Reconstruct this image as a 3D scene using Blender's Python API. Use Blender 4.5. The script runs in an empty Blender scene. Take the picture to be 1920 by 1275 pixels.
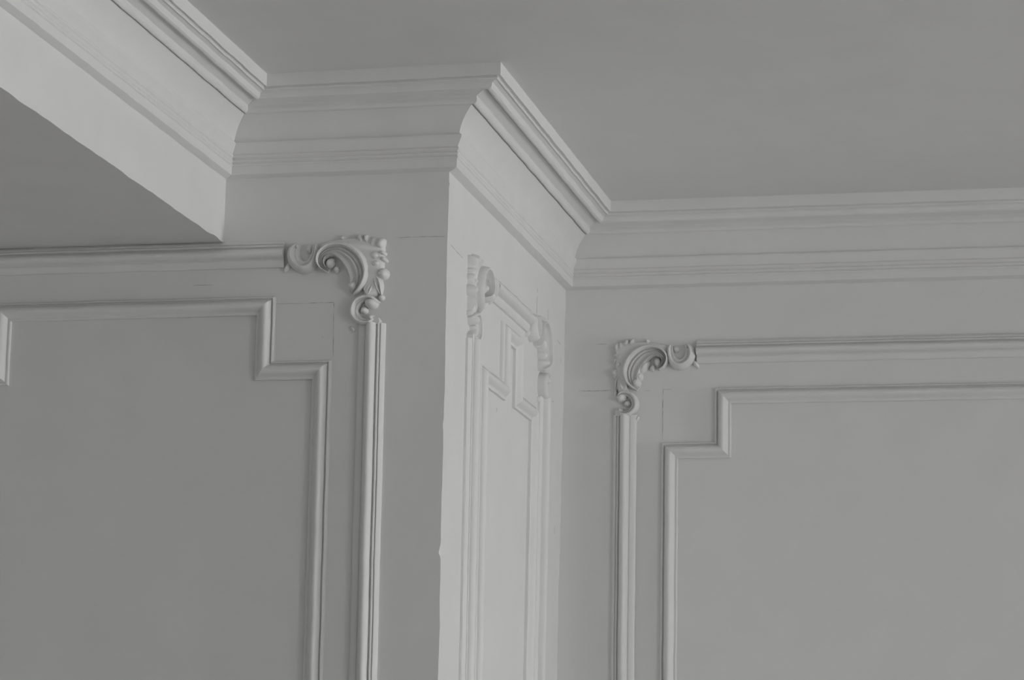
import bpy, bmesh, math, random
from mathutils import Vector, Matrix

# ------------------------------------------------------------------ scene, camera, light
S = bpy.context.scene
COL = S.collection
S.view_settings.view_transform = 'Standard'
S.view_settings.look = 'None'
S.view_settings.exposure = 0.03
S.view_settings.gamma = 1.0
S.view_settings.use_curve_mapping = False

YAW, PITCH, ROLL = 0.21743, 0.18359, 0.01786
FOCAL_PX = 5498.2
cd = bpy.data.cameras.new('camera')
cam = bpy.data.objects.new('camera', cd)
COL.objects.link(cam)
S.camera = cam
cd.sensor_fit = 'HORIZONTAL'
cd.sensor_width = 36.0
cd.lens = 36.0 * FOCAL_PX / 1920.0
cd.clip_end = 100
fwd = Vector((-math.sin(YAW) * math.cos(PITCH), math.cos(YAW) * math.cos(PITCH), math.sin(PITCH)))
r0 = Vector((math.cos(YAW), math.sin(YAW), 0))
u0 = r0.cross(fwd)
rt = math.cos(ROLL) * r0 + math.sin(ROLL) * u0
up = -math.sin(ROLL) * r0 + math.cos(ROLL) * u0
cam.matrix_world = Matrix(((rt.x, up.x, -fwd.x, 0), (rt.y, up.y, -fwd.y, 0), (rt.z, up.z, -fwd.z, 1.6), (0, 0, 0, 1)))

# overcast sky outside
W = bpy.data.worlds.new('overcast_sky')
S.world = W
W.use_nodes = True
W.node_tree.nodes['Background'].inputs['Color'].default_value = (0.94, 0.97, 1.0, 1)
W.node_tree.nodes['Background'].inputs['Strength'].default_value = 0.2

# daylight entering by the two tall windows of the right-hand wall (out of the picture)
XR = 10.0                     # inner face of the right-hand window wall
YB = -2.2                     # inner face of the wall behind the viewer
WIN_R = [(-1.5, 0.0, 0.2, 2.3, 185.0), (5.6, 6.6, 0.2, 2.3, 268.0)]    # y0, y1, z0, z1, watts
for (a0, a1, z0, z1, watts) in WIN_R:
    ld = bpy.data.lights.new('window_daylight', 'AREA')
    ld.shape = 'RECTANGLE'
    ld.size = a1 - a0 - 0.04
    ld.size_y = z1 - z0 - 0.04
    ld.energy = watts
    ld.color = (0.985, 0.99, 1.0)
    lo = bpy.data.objects.new('window_daylight', ld)
    COL.objects.link(lo)
    lo.location = (XR + 0.10, (a0 + a1) / 2, (z0 + z1) / 2)
    lo.rotation_euler = (math.pi / 2, 0, math.pi / 2)      # shines towards -x

# ------------------------------------------------------------------ dimensions (metres)
CEIL = 3.6
X2 = -1.7158       # side face of the chimney breast
Y1 = 6.996         # front face of the chimney breast
Y3 = 8.508         # recessed wall
XB = -2.305        # right face of the ceiling beam
ZB = 3.2           # underside of the beam
XBL = -3.35        # left face of the beam
XL = -4.8

rng = random.Random(7)

# ------------------------------------------------------------------ materials
def paint(name, col, rough=0.55, mottle=0.03, bump=0.12, scale=6.0):
    m = bpy.data.materials.new(name)
    m.use_nodes = True
    nt = m.node_tree
    N, L = nt.nodes, nt.links
    b = N['Principled BSDF']
    b.inputs['Roughness'].default_value = rough
    b.inputs['Specular IOR Level'].default_value = 0.3
    tc = N.new('ShaderNodeTexCoord')
    n1 = N.new('ShaderNodeTexNoise')
    n1.inputs['Scale'].default_value = scale
    n1.inputs['Detail'].default_value = 5
    n1.inputs['Roughness'].default_value = 0.55
    L.new(tc.outputs['Object'], n1.inputs['Vector'])
    mr = N.new('ShaderNodeMapRange')
    mr.inputs['From Min'].default_value = 0.3
    mr.inputs['From Max'].default_value = 0.7
    mr.inputs['To Min'].default_value = 1.0 - mottle
    mr.inputs['To Max'].default_value = 1.0
    L.new(n1.outputs['Fac'], mr.inputs['Value'])
    mx = N.new('ShaderNodeMix')
    mx.data_type = 'RGBA'
    mx.blend_type = 'MULTIPLY'
    mx.inputs['Factor'].default_value = 1.0
    mx.inputs['A'].default_value = (*col, 1)
    L.new(mr.outputs['Result'], mx.inputs['B'])
    L.new(mx.outputs['Result'], b.inputs['Base Color'])
    n2 = N.new('ShaderNodeTexNoise')
    n2.inputs['Scale'].default_value = 55.0
    n2.inputs['Detail'].default_value = 3
    L.new(tc.outputs['Object'], n2.inputs['Vector'])
    n3 = N.new('ShaderNodeTexNoise')
    n3.inputs['Scale'].default_value = 4.0
    n3.inputs['Detail'].default_value = 2
    L.new(tc.outputs['Object'], n3.inputs['Vector'])
    ma = N.new('ShaderNodeMath')
    ma.operation = 'MULTIPLY_ADD'
    ma.inputs[1].default_value = 14.0
    L.new(n3.outputs['Fac'], ma.inputs[0])
    L.new(n2.outputs['Fac'], ma.inputs[2])
    bp = N.new('ShaderNodeBump')
    bp.inputs['Strength'].default_value = bump
    bp.inputs['Distance'].default_value = 0.001
    L.new(ma.outputs['Value'], bp.inputs['Height'])
    L.new(bp.outputs['Normal'], b.inputs['Normal'])
    return m

M_WALL = paint('white_wall_paint', (0.80, 0.80, 0.79), 0.6, 0.035)
M_CEIL = paint('white_ceiling_paint', (0.80, 0.80, 0.79), 0.7, 0.03)
M_TRIM = paint('white_plaster_paint', (0.81, 0.81, 0.795), 0.45, 0.035, 0.1, 9.0)
M_ORN = paint('cast_plaster_paint', (0.81, 0.81, 0.795), 0.6, 0.05, 0.1, 25.0)
M_FLOOR = paint('pale_floor', (0.60, 0.59, 0.57), 0.5, 0.1)
M_CRACK = paint('crack_grime', (0.46, 0.45, 0.43), 0.9, 0.3, 0.0, 60.0)

# ------------------------------------------------------------------ helpers
def tag(o, label=None, cat=None, kind=None, group=None):
    if label: o['label'] = label
    if cat: o['category'] = cat
    if kind: o['kind'] = kind
    if group: o['group'] = group
    return o

def link(name, verts, faces, mat, parent=None, smooth=False, angle=40):
    me = bpy.data.meshes.new(name)
    bm = bmesh.new()
    vs = [bm.verts.new(v) for v in verts]
    for f in faces:
        try:
            bm.faces.new([vs[i] for i in f])
        except ValueError:
            pass
    bmesh.ops.recalc_face_normals(bm, faces=bm.faces)
    if smooth:
        for f in bm.faces: f.smooth = True
        a = math.radians(angle)
        for e in bm.edges:
            if len(e.link_faces) == 2 and e.calc_face_angle(0) > a:
                e.smooth = False
    bm.to_mesh(me)
    bm.free()
    me.materials.append(mat)
    o = bpy.data.objects.new(name, me)
    COL.objects.link(o)
    if parent is not None:
        o.parent = parent
        o.matrix_parent_inverse = Matrix.Translation(-Vector(parent.location))
    return o

def empty(name, loc):
    o = bpy.data.objects.new(name, None)
    o.empty_display_size = 0.05
    o.location = loc
    COL.objects.link(o)
    return o

def box(x0, x1, y0, y1, z0, z1):
    v = [(x, y, z) for x in (x0, x1) for y in (y0, y1) for z in (z0, z1)]
    f = [(0, 1, 3, 2), (4, 6, 7, 5), (0, 4, 5, 1), (2, 3, 7, 6), (0, 2, 6, 4), (1, 5, 7, 3)]
    return v, f

def wob(seed, amp, lam=0.35):
    r = random.Random(seed)
    w = [(r.uniform(.6, 1.6) / lam * 2 * math.pi * s, r.uniform(0, 6.28), a) for s, a in ((1, .5), (2.3, .3), (5.1, .2))]
    return lambda t: amp * sum(a * math.sin(k * t + p) for k, p, a in w)

def loft(rings, close_ring=True):
    """rings: list of equal-length point lists; joins consecutive rings, caps the ends."""
    n = len(rings[0])
    v = [p for r in rings for p in r]
    f = []
    for i in range(len(rings) - 1):
        for j in range(n if close_ring else n - 1):
            k = (j + 1) % n
            f.append((i * n + j, i * n + k, (i + 1) * n + k, (i + 1) * n + j))
    if close_ring:
        f.append(tuple(range(n)))
        f.append(tuple(range((len(rings) - 1) * n, len(rings) * n)))
    return v, f

# wall frames: map (along, height z, proud h) to the room
def on_front(a, b, h): return (a, Y1 - h, b)
def on_recess(a, b, h): return (a, Y3 - h, b)
def side_off(y, z):            # the side face leans back a little towards the recess
    t = (y - Y1) / (Y3 - Y1)
    return -0.0095 * max(0.0, 3.34 - z) * t * t
def on_side(a, b, h): return (X2 + side_off(a, b) + h, a, b)

# ------------------------------------------------------------------ the shell
# the hand-plastered outer corner between front and side face
_w = wob(3, 0.0012, 0.5)
def corner_x(z):
    e = _w(z)
    for zc, amp, wd in ((2.400, -0.0048, 0.008), (2.412, -0.003, 0.01), (3.335, 0.002, 0.004), (2.72, -0.002, 0.012), (2.22, 0.0015, 0.02), (2.06, -0.002, 0.03)):
        e += amp * math.exp(-((z - zc) / wd) ** 2)
    return X2 + e
ZS = [0.0, 0.6, 1.2, 1.7] + [1.9 + i * 0.006 for i in range(int((CEIL - 1.9) / 0.006))] + [CEIL]
rings = []
for z in ZS:
    cx = corner_x(z)
    rings.append([(XL, Y1, z), (cx, Y1, z), (cx - 0.06, Y1 + 0.06, z), (XL, Y1 + 0.06, z)])
wall_left = tag(link('wall_left', *loft(rings), M_WALL), 'grey-white panelled front wall under the beam, left of the bright side face', 'wall', 'structure')
_w2 = wob(5, 0.0010, 0.5)
YC = [0, .003, .006, .010, .016, .024, .05, .3, .6, .9, 1.2, 1.4, 1.47, Y3 - Y1]
rings = []
for z in ZS:
    e = corner_x(z) - X2
    r = [(X2 + side_off(Y1 + q, z) + e * math.exp(-(q / 0.012) ** 2) + (_w2(z) if q > 1.45 else 0), Y1 + q, z) for q in YC]
    rings.append(r + [(X2 - 0.07, Y3, z), (X2 + e - 0.07, Y1 + 0.07, z)])
wall_side = tag(link('wall_side', *loft(rings), M_WALL), 'narrow bright side face between the two grey walls', 'wall', 'structure')
wall_right = tag(link('wall_right', *box(X2 - 0.06, XR + 0.2, Y3, Y3 + 0.1, 0, CEIL), M_WALL), 'recessed grey-white panelled wall on the right, behind the bright side face', 'wall', 'structure')
tag(link('ceiling', *box(XL - 0.1, XR + 0.2, YB - 0.2, Y3 + 0.1, CEIL, CEIL + 0.1), M_CEIL), 'plain grey-white ceiling above the cornices', 'ceiling', 'structure')
tag(link('floor', *box(XL - 0.1, XR + 0.2, YB - 0.2, Y3 + 0.1, -0.1, 0), M_FLOOR), 'pale floor of the room below the picture', 'floor', 'structure')
tag(link('wall_far_left', *box(XL - 0.1, XL, YB, Y1, 0, CEIL), M_WALL), 'plain white wall beyond the beam, out of the picture', 'wall', 'structure')
# window wall with its two openings
v, f = [], []
def addbox(*a):
    bv, bf = box(*a)
    o = len(v)
    v.extend(bv)
    f.extend([tuple(i + o for i in q) for q in bf])
ys = YB
for (y0, y1, z0, z1, _) in WIN_R:
    addbox(XR, XR + 0.2, ys, y0, 0, CEIL)
    addbox(XR, XR + 0.2, y0, y1, 0, z0)
    addbox(XR, XR + 0.2, y0, y1, z1, CEIL)
    ys = y1
addbox(XR, XR + 0.2, ys, Y3, 0, CEIL)
tag(link('wall_window', v, f, M_WALL), 'white wall with two tall window openings, out of the picture', 'wall', 'structure')
tag(link('wall_back', *box(XL - 0.1, XR + 0.2, YB - 0.2, YB, 0, CEIL), M_WALL), 'plain white wall behind the viewer', 'wall', 'structure')
# added unseen block, keeps part of the window light off the recessed wall
XP = 6.3
tag(link('shade_block_right', *box(XP, XR, Y1, Y3, 0, CEIL), M_WALL), 'plain white block added to shade the recessed wall, out of the picture', 'wall', 'structure')

# ceiling beam: its right face carries a cornice; lower arris slightly wavy
_wb = wob(11, 0.0014, 0.5)
_wc = wob(12, 0.0012, 0.6)
rings = []
n = 460
for i in range(n + 1):
    y = YB + (Y1 - YB) * i / n
    chip = sum(a * math.exp(-((y - c) / w) ** 2) for c, a, w in ((6.93, .004, .03), (6.86, -.002, .03), (5.53, .0022, .03), (5.60, -.001, .04), (6.2, .0015, .05)))
    rings.append([(XB + 0.5 * _wb(y), y, CEIL), (XB + 0.4 * _wc(y), y, ZB + _wb(y * 1.3) + chip), (XBL, y, ZB), (XBL, y, CEIL)])
tag(link('ceiling_beam', *loft(rings), M_WALL, None, True, 30), 'deep plastered ceiling beam with a broad bright face, upper left', 'beam', 'structure')

# ------------------------------------------------------------------ cornice runs (u out of the wall, z)
FASCIA = [(0, 3.3665), (.012, 3.3685), (.0238, 3.3725), (.0252, 3.376), (.0255, 3.394), (.0282, 3.3958), (.0287, 3.3985), (.0258, 3.4013), (.0256, 3.4035),
          (.0284, 3.4058), (.0289, 3.4088), (.0262, 3.4116), (.0260, 3.4138), (.0298, 3.4168), (.0304, 3.4205), (.0278, 3.4248), (.0282, 3.4275),
          (.0375, 3.4455), (.0388, 3.4485), (.0384, 3.4538), (.0328, 3.4562), (.0322, 3.4600)]
COVE = [(.0322, 3.4600), (.0336, 3.4655), (.0368, 3.4745), (.0414, 3.4840), (.0472, 3.4935), (.0544, 3.5030), (.0625, 3.5120), (.0714, 3.5205)]
BEAD = [(.0714, 3.5205), (.0722, 3.5262), (.0733, 3.5226), (.0765, 3.5195), (.0805, 3.5188), (.0848, 3.5210), (.0876, 3.5255), (.0884, 3.5310), (.0872, 3.5355), (.0880, 3.5385), (.1000, 3.5432), (.1150, 3.5490)]
TORUS = [(.1150, 3.5490), (.1158, 3.5525), (.1175, 3.5522), (.1186, 3.5472), (.1222, 3.5430), (.1280, 3.5414), (.1340, 3.5438), (.1376, 3.5488), (.1388, 3.5545), (.1396, 3.5568), (.1520, 3.5612), (.1530, 3.5598), (.1550, 3.5602), (.1563, 3.5626), (.1558, 3.5655), (.1548, 3.5692)]
CROWN = [(.1548, 3.5692), (.1580, 3.5700), (.1645, 3.5672), (.1655, 3.5690), (.1655, 3.6000)]
SECTIONS = [('fascia', FASCIA, [(0, 3.4600)]), ('cove', COVE, [(.0714, 3.6), (0, 3.6), (0, 3.46)]), ('bead', BEAD, [(.1150, 3.6), (.0714, 3.6)]),
            ('torus_moulding', TORUS, [(.1550, 3.6), (.1150, 3.6)]), ('crown_fascia', CROWN, [(.1550, 3.6)])]

def cornice(name, label, axis, base, start, end, s0, s1, k0, k1, seed, step=0.03):
    """axis 'x': run along x on a wall y=base (projecting -y); axis 'y': run along y on a wall x=base (projecting +x).
    start/end: position at u=0; s0/s1: mitre shift per u; k0/k1: projection factor at the two ends."""
    loc = (start, base, 3.36) if axis == 'x' else (base, start, 3.36)
    root = tag(empty(name, loc), label, 'cornice', 'structure')
    n = max(2, int(abs(end - start) / step))
    wu = wob(seed, 0.0007, 0.22)
    wz = wob(seed + 1, 0.0008, 0.30)
    for si, (pn, prof, back) in enumerate(SECTIONS):
        wl = wob(seed * 13 + si, 0.0005, 0.09)
        rings = []
        for i in range(n + 1):
            t = i / n
            k = k0 + (k1 - k0) * t
            ring = []
            for j, (u, z) in enumerate(prof + back):
                uu = u * k
                p0 = start + s0 * uu
                p1 = end + s1 * uu
                pos = p0 + (p1 - p0) * t
                if j < len(prof):
                    q = start + (end - start) * t
                    hi = 0.0 if z > 3.595 else 1.0
                    if 0 < u: uu = uu + wu(q) + wl(q + j * 0.003) * 0.8
                    z = z + hi * (wz(q) + (wl(q * 1.1 + 3) if 0 < j < len(prof) - 1 else 0))
                ring.append((pos, base - uu, z) if axis == 'x' else (base + uu, pos, z))
            rings.append(ring)
        link(pn, *loft(rings), M_TRIM, root, True, 32)
    return root

cornice('trim_1', 'bright cornice with cove and beads along the ceiling beam face', 'y', XB, -2.0, Y1, 0, -1, 0.89, 0.89, 21)
cornice('trim_2', 'grey cornice on the front wall between beam and projecting corner', 'x', Y1, XB, X2, 1, 1, 0.89, 1.0, 31, 0.02)
cornice('trim_3', 'bright short cornice over the narrow side face', 'y', X2, Y1, Y3, -1, -1, 1.0, 1.0, 41)
cornice('trim_4', 'grey cornice on the recessed wall running out to the right', 'x', Y3, X2, XP, 1, -1, 1.0, 1.0, 51, 0.05)

# ------------------------------------------------------------------ panel frames (planted mouldings)
P_INNER = [(0, 0), (.0003, .0060), (.0020, .0098), (.0038, .0122), (.0056, .0124), (.0066, .0108), (.0076, .0068), (.0098, .0064), (.0108, .0098), (.0126, .0155), (.0160, .0210), (.0204, .0250), (.0250, .0260),
           (.0290, .0246), (.0332, .0205), (.0366, .0155), (.0396, .0106), (.0410, .0090), (.0424, .0088), (.0440, .0096), (.0470, .0094), (.0486, .0084), (.0490, 0)]
P_OUTER = [(0, 0), (.0003, .0065), (.0030, .0092), (.0070, .0138), (.0090, .0152), (.0100, .0152), (.0108, .0122), (.0122, .0122), (.0132, .0166), (.0155, .0180), (.0180, .0170), (.0194, .0126), (.0212, .0126), (.0224, .0182),
           (.0245, .0235), (.0285, .0292), (.0330, .0318), (.0370, .0316), (.0415, .0285), (.0455, .0220), (.0474, .0160), (.0488, .0120), (.0506, .0116), (.0524, .0130), (.0560, .0126),
           (.0620, .0108), (.0680, .0082), (.0697, .0065), (.0700, 0)]

def frame(name, label, where, path, prof, seed, cut=None, hscale=1.0):
    """path: outer-edge polyline (a, z), clockwise as seen (interior on the right hand of travel flips by sign);
    cut: {segment: (from_start, from_end)} lengths left off where an ornament interrupts the moulding."""
    n = len(path)
    cen = (sum(q[0] for q in path) / n, sum(q[1] for q in path) / n)
    area = sum(path[i][0] * path[(i + 1) % n][1] - path[(i + 1) % n][0] * path[i][1] for i in range(n))
    sg = 1.0 if area > 0 else -1.0
    root = tag(empty(name, where(path[0][0], path[0][1], 0)), label, 'moulding', 'thing')
    nor = []
    for i in range(n):
        a, b = path[i], path[(i + 1) % n]
        d = Vector((b[0] - a[0], b[1] - a[1])).normalized()
        nor.append((d, Vector((-d.y, d.x)) * sg))
    def mit(i):
        m0, m1 = nor[i - 1][1], nor[i][1]
        m = (m0 + m1)
        return m / m.dot(m1)
    for i in range(n):
        a, b = Vector(path[i]), Vector(path[(i + 1) % n])
        ma, mb = mit(i), mit((i + 1) % n)
        L = (b - a).length
        c0, c1 = (cut or {}).get(i, (0, 0))
        d, nn = nor[i]
        if c0: a, ma = a + d * c0, nn          # square-cut where an ornament takes over
        if c1: b, mb = b - d * c1, nn
        t0, t1 = 0.0, 1.0
        L = (b - a).length
        k = max(2, int(L / 0.03))
        wl = wob(seed + i * 7, 0.0008, 0.3)
        wh = wob(seed + i * 7 + 1, 0.0009, 0.2)
        rings = []
        for j in range(k + 1):
            t = t0 + (t1 - t0) * j / k
            fade = math.sin(math.pi * min(1, max(0, t))) ** 0.5
            ring = []
            for s, h in prof:
                q = (a + ma * s) * (1 - t) + (b + mb * s) * t
                q = q + nor[i][1] * (wl(t * L) * fade)
                hh = h * hscale + (wh(t * L + s * 2) * fade if h > 0 else 0)
                ring.append(where(q.x, q.y, max(hh, 0)))
            rings.append(ring)
        link('moulding_length', *loft(rings), M_TRIM, root, True, 42)
    return root

ZLOW = 0.75
# front wall (left)
OF1 = [(-3.208, 3.200), (-1.870, 3.200), (-1.870, ZLOW), (-3.208, ZLOW)]
IF1 = [(-2.919, 3.056), (-2.159, 3.056), (-2.159, 2.889), (-2.0075, 2.889), (-2.0075, 0.89), (-3.0705, 0.89), (-3.0705, 2.889), (-2.919, 2.889)]
frame('panel_frame', 'outer moulding of the left wall panel, reeded, tucked under the beam', on_front, OF1, P_OUTER, 101, {0: (0, 0.270), 1: (0.221, 0)})
frame('panel_frame', 'inner stepped moulding of the left wall panel below the beam', on_front, IF1, P_INNER, 131)
# recessed wall (right)
OF3 = [(-1.564, 3.203), (1.15, 3.203), (1.15, ZLOW), (-1.564, ZLOW)]
IF3 = [(-1.260, 3.059), (0.846, 3.059), (0.846, 2.897), (1.004, 2.897), (1.004, 0.89), (-1.418, 0.89), (-1.418, 2.897), (-1.260, 2.897)]
frame('panel_frame', 'outer reeded moulding of the right wall panel, on the recessed wall', on_recess, OF3, P_OUTER, 161, {0: (0.250, 0), 3: (0, 0.222)})
frame('panel_frame', 'inner stepped moulding of the right wall panel, on the recessed wall', on_recess, IF3, P_INNER, 191)
# side face (narrow)
OF2 = [(7.215, 3.203), (8.205, 3.203), (8.205, ZLOW), (7.215, ZLOW)]
IF2 = [(7.620, 3.103), (7.834, 3.103), (7.834, 2.940), (8.061, 2.940), (8.061, 0.89), (7.352, 0.89), (7.352, 2.940), (7.620, 2.940)]
frame('panel_frame', 'outer moulding on the narrow bright side face, with an ornament at each corner', on_side, OF2, P_OUTER, 221, {0: (0.258, 0.258), 1: (0.222, 0), 3: (0, 0.222)})
frame('panel_frame', 'inner stepped moulding on the narrow bright side face', on_side, IF2, P_INNER, 251)

# ------------------------------------------------------------------ corner ornaments (local: u inward, v down, h proud; mm)
def spline(pts, n):
    """Catmull-Rom through pts (tuples), n samples."""
    out = []
    m = len(pts) - 1
    for i in range(n):
        t = i / (n - 1) * m
        k = min(int(t), m - 1)
        x = t - k
        g = lambda q: pts[min(max(q, 0), m)]
        p0, p1, p2, p3 = g(k - 1), g(k), g(k + 1), g(k + 2)
        out.append(tuple(0.5 * ((2 * b) + (c - a) * x + (2 * a - 5 * b + 4 * c - d) * x * x + (3 * b - a - 3 * c + d) * x ** 3) for a, b, c, d in zip(p0, p1, p2, p3)))
    return out

def band(outer, inner, prof, n=36, taper=(0.5, 0.5), base=0.0):
    """a carved band between an outer and an inner edge curve; prof: (0..1 across, height mm)."""
    O, I = spline(outer, n), spline(inner, n)
    rings = []
    for i in range(n):
        t = i / (n - 1)
        k = 1.0
        if t < 0.16: k = taper[0] + (1 - taper[0]) * math.sin(t / 0.16 * math.pi / 2)
        if t > 0.84: k = taper[1] + (1 - taper[1]) * math.sin((1 - t) / 0.16 * math.pi / 2)
        rings.append([(O[i][0] + (I[i][0] - O[i][0]) * s, O[i][1] + (I[i][1] - O[i][1]) * s, base + h * k if h > 0 else 0) for s, h in prof])
    return loft(rings)

def bud(u, v, ru, rv, rh, ang=0, h0=0, nu=16, nv=7, sq=1.0):
    """a rounded swelling: half ellipsoid with its foot on the wall."""
    c, s = math.cos(math.radians(ang)), math.sin(math.radians(ang))
    V, F = [], []
    rows = [(1.0, -h0)] if h0 > 0 else []
    rows += [(math.cos(a), rh * math.sin(a)) for a in [math.pi / 2 * k / nv for k in range(nv)]]
    for (k, h) in rows:
        for j in range(nu):
            a = 2 * math.pi * j / nu
            pw = lambda q: math.copysign(abs(q) ** sq, q)
            x, y = ru * k * pw(math.cos(a)), rv * k * pw(math.sin(a))
            V.append((u + x * c - y * s, v + x * s + y * c, h0 + h))
    top = len(V)
    V.append((u, v, h0 + rh))
    m = len(rows)
    for i in range(m - 1):
        for j in range(nu):
            k = (j + 1) % nu
            F.append((i * nu + j, i * nu + k, (i + 1) * nu + k, (i + 1) * nu + j))
    for j in range(nu):
        F.append(((m - 1) * nu + j, (m - 1) * nu + (j + 1) % nu, top))
    F.append(tuple(range(nu)))
    return V, F

def leaf(pts, widths, heights, n=16, crease=0.55):
    """a pointed leaf along a curve with a sunken midrib."""
    P = spline([(*p, w, h) for p, w, h in zip(pts, widths, heights)], n)
    rings = []
    for i in range(n):
        a, b = P[max(i - 1, 0)], P[min(i + 1, n - 1)]
        d = Vector((b[0] - a[0], b[1] - a[1])).normalized()
        nx, ny = -d.y, d.x
        u, v, w, h = P[i]
        w = max(w, 0.3); h = max(h, 0.6)
        rings.append([(u + nx * w * s, v + ny * w * s, h * k) for s, k in ((-1, 0), (-.85, .6), (-.45, 1), (0, crease), (.45, 1), (.85, .6), (1, 0))])
    return loft(rings)

def plate(poly, h):
    V = [(u, v, 0) for u, v in poly]
    cu, cv = sum(q[0] for q in poly) / len(poly), sum(q[1] for q in poly) / len(poly)
    V += [(u + (cu - u) * .04, v + (cv - v) * .04, h * .65) for u, v in poly]
    V += [(u + (cu - u) * .14, v + (cv - v) * .14, h) for u, v in poly]
    n = len(poly)
    F = [tuple(range(n))]
    for r in (0, 1):
        for j in range(n):
            k = (j + 1) % n
            F.append((r * n + j, r * n + k, (r + 1) * n + k, (r + 1) * n + j))
    F.append(tuple(range(2 * n, 3 * n)))
    return V, F

def px(x, y):          # the master ornament was drawn on a 1.43 x 1.336 mm grid
    return ((735 - x) * 1.43, (y - 446) * 1.336)

SCROLL = [(0, 0), (.02, 9), (.08, 17), (.18, 24), (.30, 29), (.42, 31), (.50, 29), (.55, 21), (.64, 16), (.76, 18), (.88, 17), (.96, 10), (1, 0)]
SHELL = [(0, 0), (.02, 24), (.06, 34), (.13, 38), (.20, 37), (.245, 30), (.28, 21), (.32, 19), (.36, 24), (.41, 26), (.45, 21), (.49, 18), (.53, 23), (.58, 25), (.63, 20), (.70, 15), (.78, 16), (.84, 22), (.90, 28), (.96, 20), (1, 0)]
LIP = [(0, 0), (.03, 18), (.12, 26), (.30, 29), (.46, 27), (.52, 19), (.62, 15), (.76, 17), (.88, 15), (.96, 9), (1, 0)]
P = lambda *q: [px(*a) for a in q]
ORN = []
def add(n, vf): ORN.append((n, vf))
add('back_plate', plate(P((604, 458), (622, 452), (648, 447), (700, 446), (724, 449), (728, 470), (727, 505), (724, 540), (716, 562), (700, 566), (694, 556), (700, 535), (703, 505), (690, 478), (665, 462), (630, 468), (608, 484)), 17))
add('back_plate', plate(P((566, 456), (600, 456), (602, 478), (592, 494), (578, 496), (566, 484)), 3))
add('shell', band(P((624, 513), (612, 505), (606, 490), (611, 472), (628, 459), (655, 456), (679, 467), (695, 487), (702, 510), (699, 532), (689, 548), (673, 558)),
                  P((630, 506), (624, 503), (620, 494), (624, 485), (636, 482), (647, 490), (656, 503), (662, 514), (666, 526), (667, 535), (667, 543), (666, 550)), SHELL, 48, (.6, .35)))
add('scroll', band(P((562, 455), (551, 466), (549, 482), (557, 500), (577, 513), (597, 508), (608, 490), (610, 468), (606, 455)),
                   P((574, 456), (572, 466), (572, 476), (575, 484), (582, 488), (589, 484), (593, 476), (595, 466), (596, 458)), SCROLL, 40, (.6, .5)))
add('scroll', band(P((722, 572), (708, 560), (690, 559), (675, 568), (668, 586), (672, 603), (687, 615), (704, 615), (714, 606)),
                   P((713, 577), (704, 571), (695, 571), (687, 577), (684, 587), (686, 596), (693, 602), (701, 603), (706, 600)), LIP, 40, (.4, .6)))
add('bud', bud(*px(629, 495), 11, 15, 27, -20))
add('bead', bud(*px(640, 507), 8, 9.5, 17))
add('bead', bud(*px(673, 541), 13, 13, 35))
add('lobe', bud(*px(657, 505), 24, 10.5, 29, 128, sq=.85))
add('lobe', bud(*px(667, 526), 10, 13, 28, 0, sq=.8))
add('bead', bud(*px(590, 466), 10, 11, 20))
add('petal', bud(*px(568, 461), 6, 11, 21, 8))
add('petal', bud(*px(549, 500), 6.5, 15, 13, -35))
add('bead', bud(*px(651, 446.5), 7, 7.5, 20))
add('petal', bud(*px(684, 449), 7, 14, 24, 25))
add('petal', bud(*px(695, 450), 7, 13, 26, 12))
add('petal', bud(*px(707, 457), 10, 15, 23, -15))
add('petal', bud(*px(721, 460), 11, 16, 27, -12, sq=.6))
add('petal', bud(*px(725, 478), 9.5, 6, 24, -20))
add('petal', bud(*px(727, 490), 11, 6.5, 22, -35))
add('bud', bud(*px(711, 483), 13, 16, 23, 25))
add('bud', bud(*px(714, 499), 13, 10, 25, 0))
add('bud', bud(*px(727, 518), 14.5, 15, 30, 0))
add('leaf', leaf(P((710, 520), (717, 533), (720, 546), (723, 558)), (5, 11, 10, 2), (14, 22, 19, 10)))
add('leaf', leaf(P((709, 534), (704, 545), (699, 554), (692, 561)), (2, 8, 10, 5), (14, 21, 18, 10), 16, .8))
add('bead', bud(*px(724, 563), 8, 7.5, 18))
add('bud', bud(*px(706, 574), 18, 14.5, 30, -15))
add('bud', bud(*px(693, 587), 10, 9.5, 20))
add('bead', bud(*px(707, 602), 9, 9, 24))
add('bracket', plate(P((703, 613), (706, 605), (714, 600), (721, 602), (724, 607), (724, 615), (710, 618)), 17))
add('petal', bud(*px(672, 621), 5, 9, 9, 30))
add('petal', bud(*px(627, 455), 9, 6, 14, 20))

def ornament(label, where, a0, z0, sgn, skip=(), lean=8.0):
    root = tag(empty('corner_ornament', where(a0, z0, 0)), label, 'ornament', 'thing', 'plaster corner ornaments of the wall panels')
    for n, (V, F) in ORN:
        if n in skip: continue
        W_ = [where(a0 + sgn * u / 1000, z0 - v / 1000, h / 1000 * 1.0) for u, v, h in ((u - lean * min(1.0, max(0.0, u) / 40.0), v, h) for u, v, h in V)]
        link(n, W_, F, M_ORN, root, True, 45)
    return root

ornament('carved plaster corner ornament on the left wall, shell and scrolls facing down-left', on_front, -1.866, 3.2015, -1, ('lobe',), 0.0)
ornament('carved plaster corner ornament on the right recessed wall, shell curling down to the right', on_recess, -1.567, 3.2035, 1, (), 16.0)
ornament('bright corner ornament on the narrow side face, next to its outer edge', on_side, 7.211, 3.2035, 1)
ornament('bright corner ornament on the narrow side face, next to the recessed wall', on_side, 8.209, 3.2035, -1)

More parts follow.
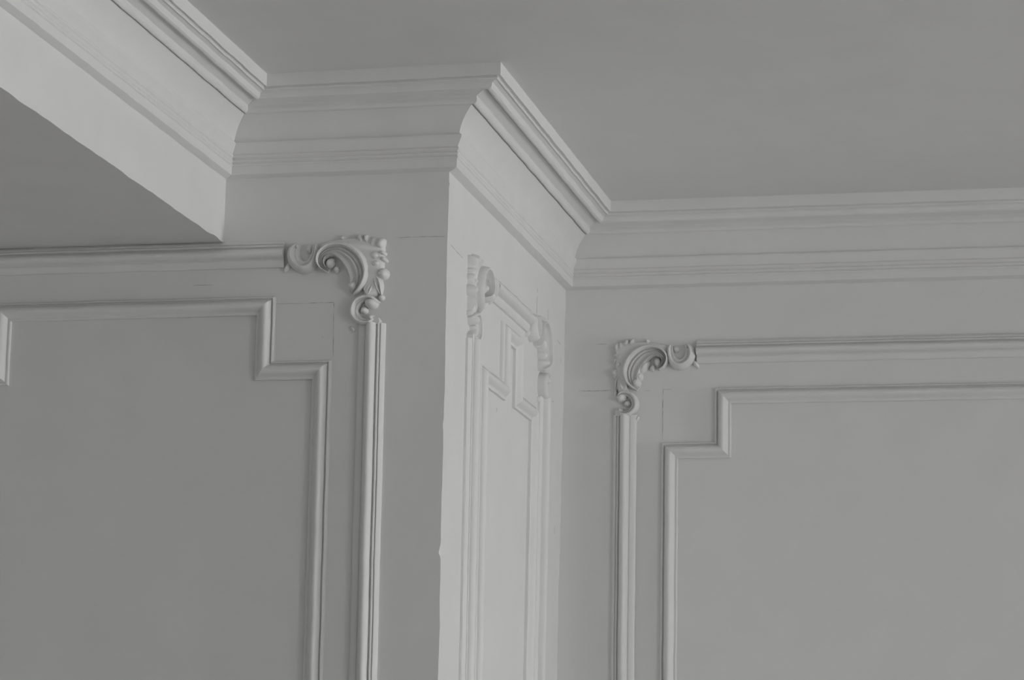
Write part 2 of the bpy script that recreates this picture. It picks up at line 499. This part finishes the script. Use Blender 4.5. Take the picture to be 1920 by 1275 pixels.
# ------------------------------------------------------------------ plaster cracks (open joints filled with grime)
def crack(parent, where, pts, w=0.0009, seed=0, h=0.0005):
    r = random.Random(seed + int(abs(pts[0][0]) * 9973))
    fine = []
    for (a, b) in zip(pts[:-1], pts[1:]):
        L = math.hypot(b[0] - a[0], b[1] - a[1])
        k = max(2, int(L / 0.008))
        for i in range(k):
            fine.append((a[0] + (b[0] - a[0]) * i / k, a[1] + (b[1] - a[1]) * i / k))
    fine.append(pts[-1])
    rings = []
    for i, q in enumerate(fine):
        p0, p1 = fine[max(i - 1, 0)], fine[min(i + 1, len(fine) - 1)]
        d = Vector((p1[0] - p0[0], p1[1] - p0[1])).normalized()
        e = min(1, i / 2, (len(fine) - 1 - i) / 2)
        ww = w * (0.15 + 0.85 * e) * r.uniform(.1, 1.3)
        jx = r.uniform(-1, 1) * 0.0004
        c = (q[0] - d.y * jx, q[1] + d.x * jx)
        rings.append([where(c[0] - d.y * ww, c[1] + d.x * ww, 0), where(c[0] - d.y * ww * .6, c[1] + d.x * ww * .6, h), where(c[0] + d.y * ww * .6, c[1] - d.x * ww * .6, h), where(c[0] + d.y * ww, c[1] - d.x * ww, 0)])
    link('plaster_crack', *loft(rings), M_CRACK, parent)
for pts in (((-1.8536, 3.1995), (-1.7843, 3.2002), (-1.7207, 3.1997)),
    ((-2.1849, 3.0376), (-2.1004, 3.0369), (-2.0080, 3.0373)),
    ((-2.0080, 3.0373), (-2.0061, 3.0222)),
    ((-2.0075, 3.0194), (-2.0064, 2.9373), (-2.0053, 2.8990)),
    ((-2.3857, 3.0913), (-2.3315, 3.0912)),
    ((-2.0361, 2.9516), (-2.0332, 2.9461))):
    crack(wall_left, on_front, pts, 0.0006)
for pts in (((-1.6204, 3.1983), (-1.5846, 3.1991)),
    ((-1.6723, 3.0580), (-1.6316, 3.0572), (-1.5700, 3.0577)),
    ((-1.4762, 3.0543), (-1.4536, 3.0555)),
    ((-1.4151, 3.0645), (-1.4165, 3.0388)),
    ((-1.4165, 3.0388), (-1.4161, 2.9039)),
    ((-1.4166, 3.0573), (-1.3861, 3.0575)),
    ((-1.5215, 3.3730), (-1.5020, 3.3749)),
    ((-1.3756, 3.3749), (-1.2789, 3.3747), (-1.2115, 3.3754)),
    ((-1.1187, 3.3745), (-1.0391, 3.3757)),
    ((-0.5677, 3.3855), (-0.5444, 3.3856)),
    ((-0.5366, 3.3862), (-0.5134, 3.3856)),
    ((-0.4706, 3.3334), (-0.4754, 3.3208))):
    crack(wall_right, on_recess, pts, 0.0008)
for pts in (((8.0947, 3.2884), (8.0956, 3.2776)),
    ((8.0928, 3.2645), (8.0913, 3.2360)),
    ((8.0913, 3.2360), (8.0935, 3.2083)),
    ((8.2540, 3.2585), (8.2531, 3.2201)),
    ((7.0305, 3.1850), (7.1607, 3.1784)),
    ((8.3933, 3.1937), (8.4503, 3.1881)),
    ((8.4512, 3.1753), (8.4544, 3.1321)),
    ((7.3918, 2.4293), (7.4541, 2.4292)),
    ((7.5973, 2.8609), (7.5919, 2.8469)),
    ((8.3284, 3.0000), (8.3600, 3.0004)),
    ((8.4264, 2.6433), (8.4126, 2.6148)),
    ((8.2584, 2.8958), (8.2489, 2.8692))):
    crack(wall_side, on_side, pts)


for pts in (((-2.0240, 3.0372), (-2.0075, 3.0373)), ((-2.0078, 3.0372), (-2.0072, 3.0262))):
    crack(wall_left, on_front, pts, 0.0014)
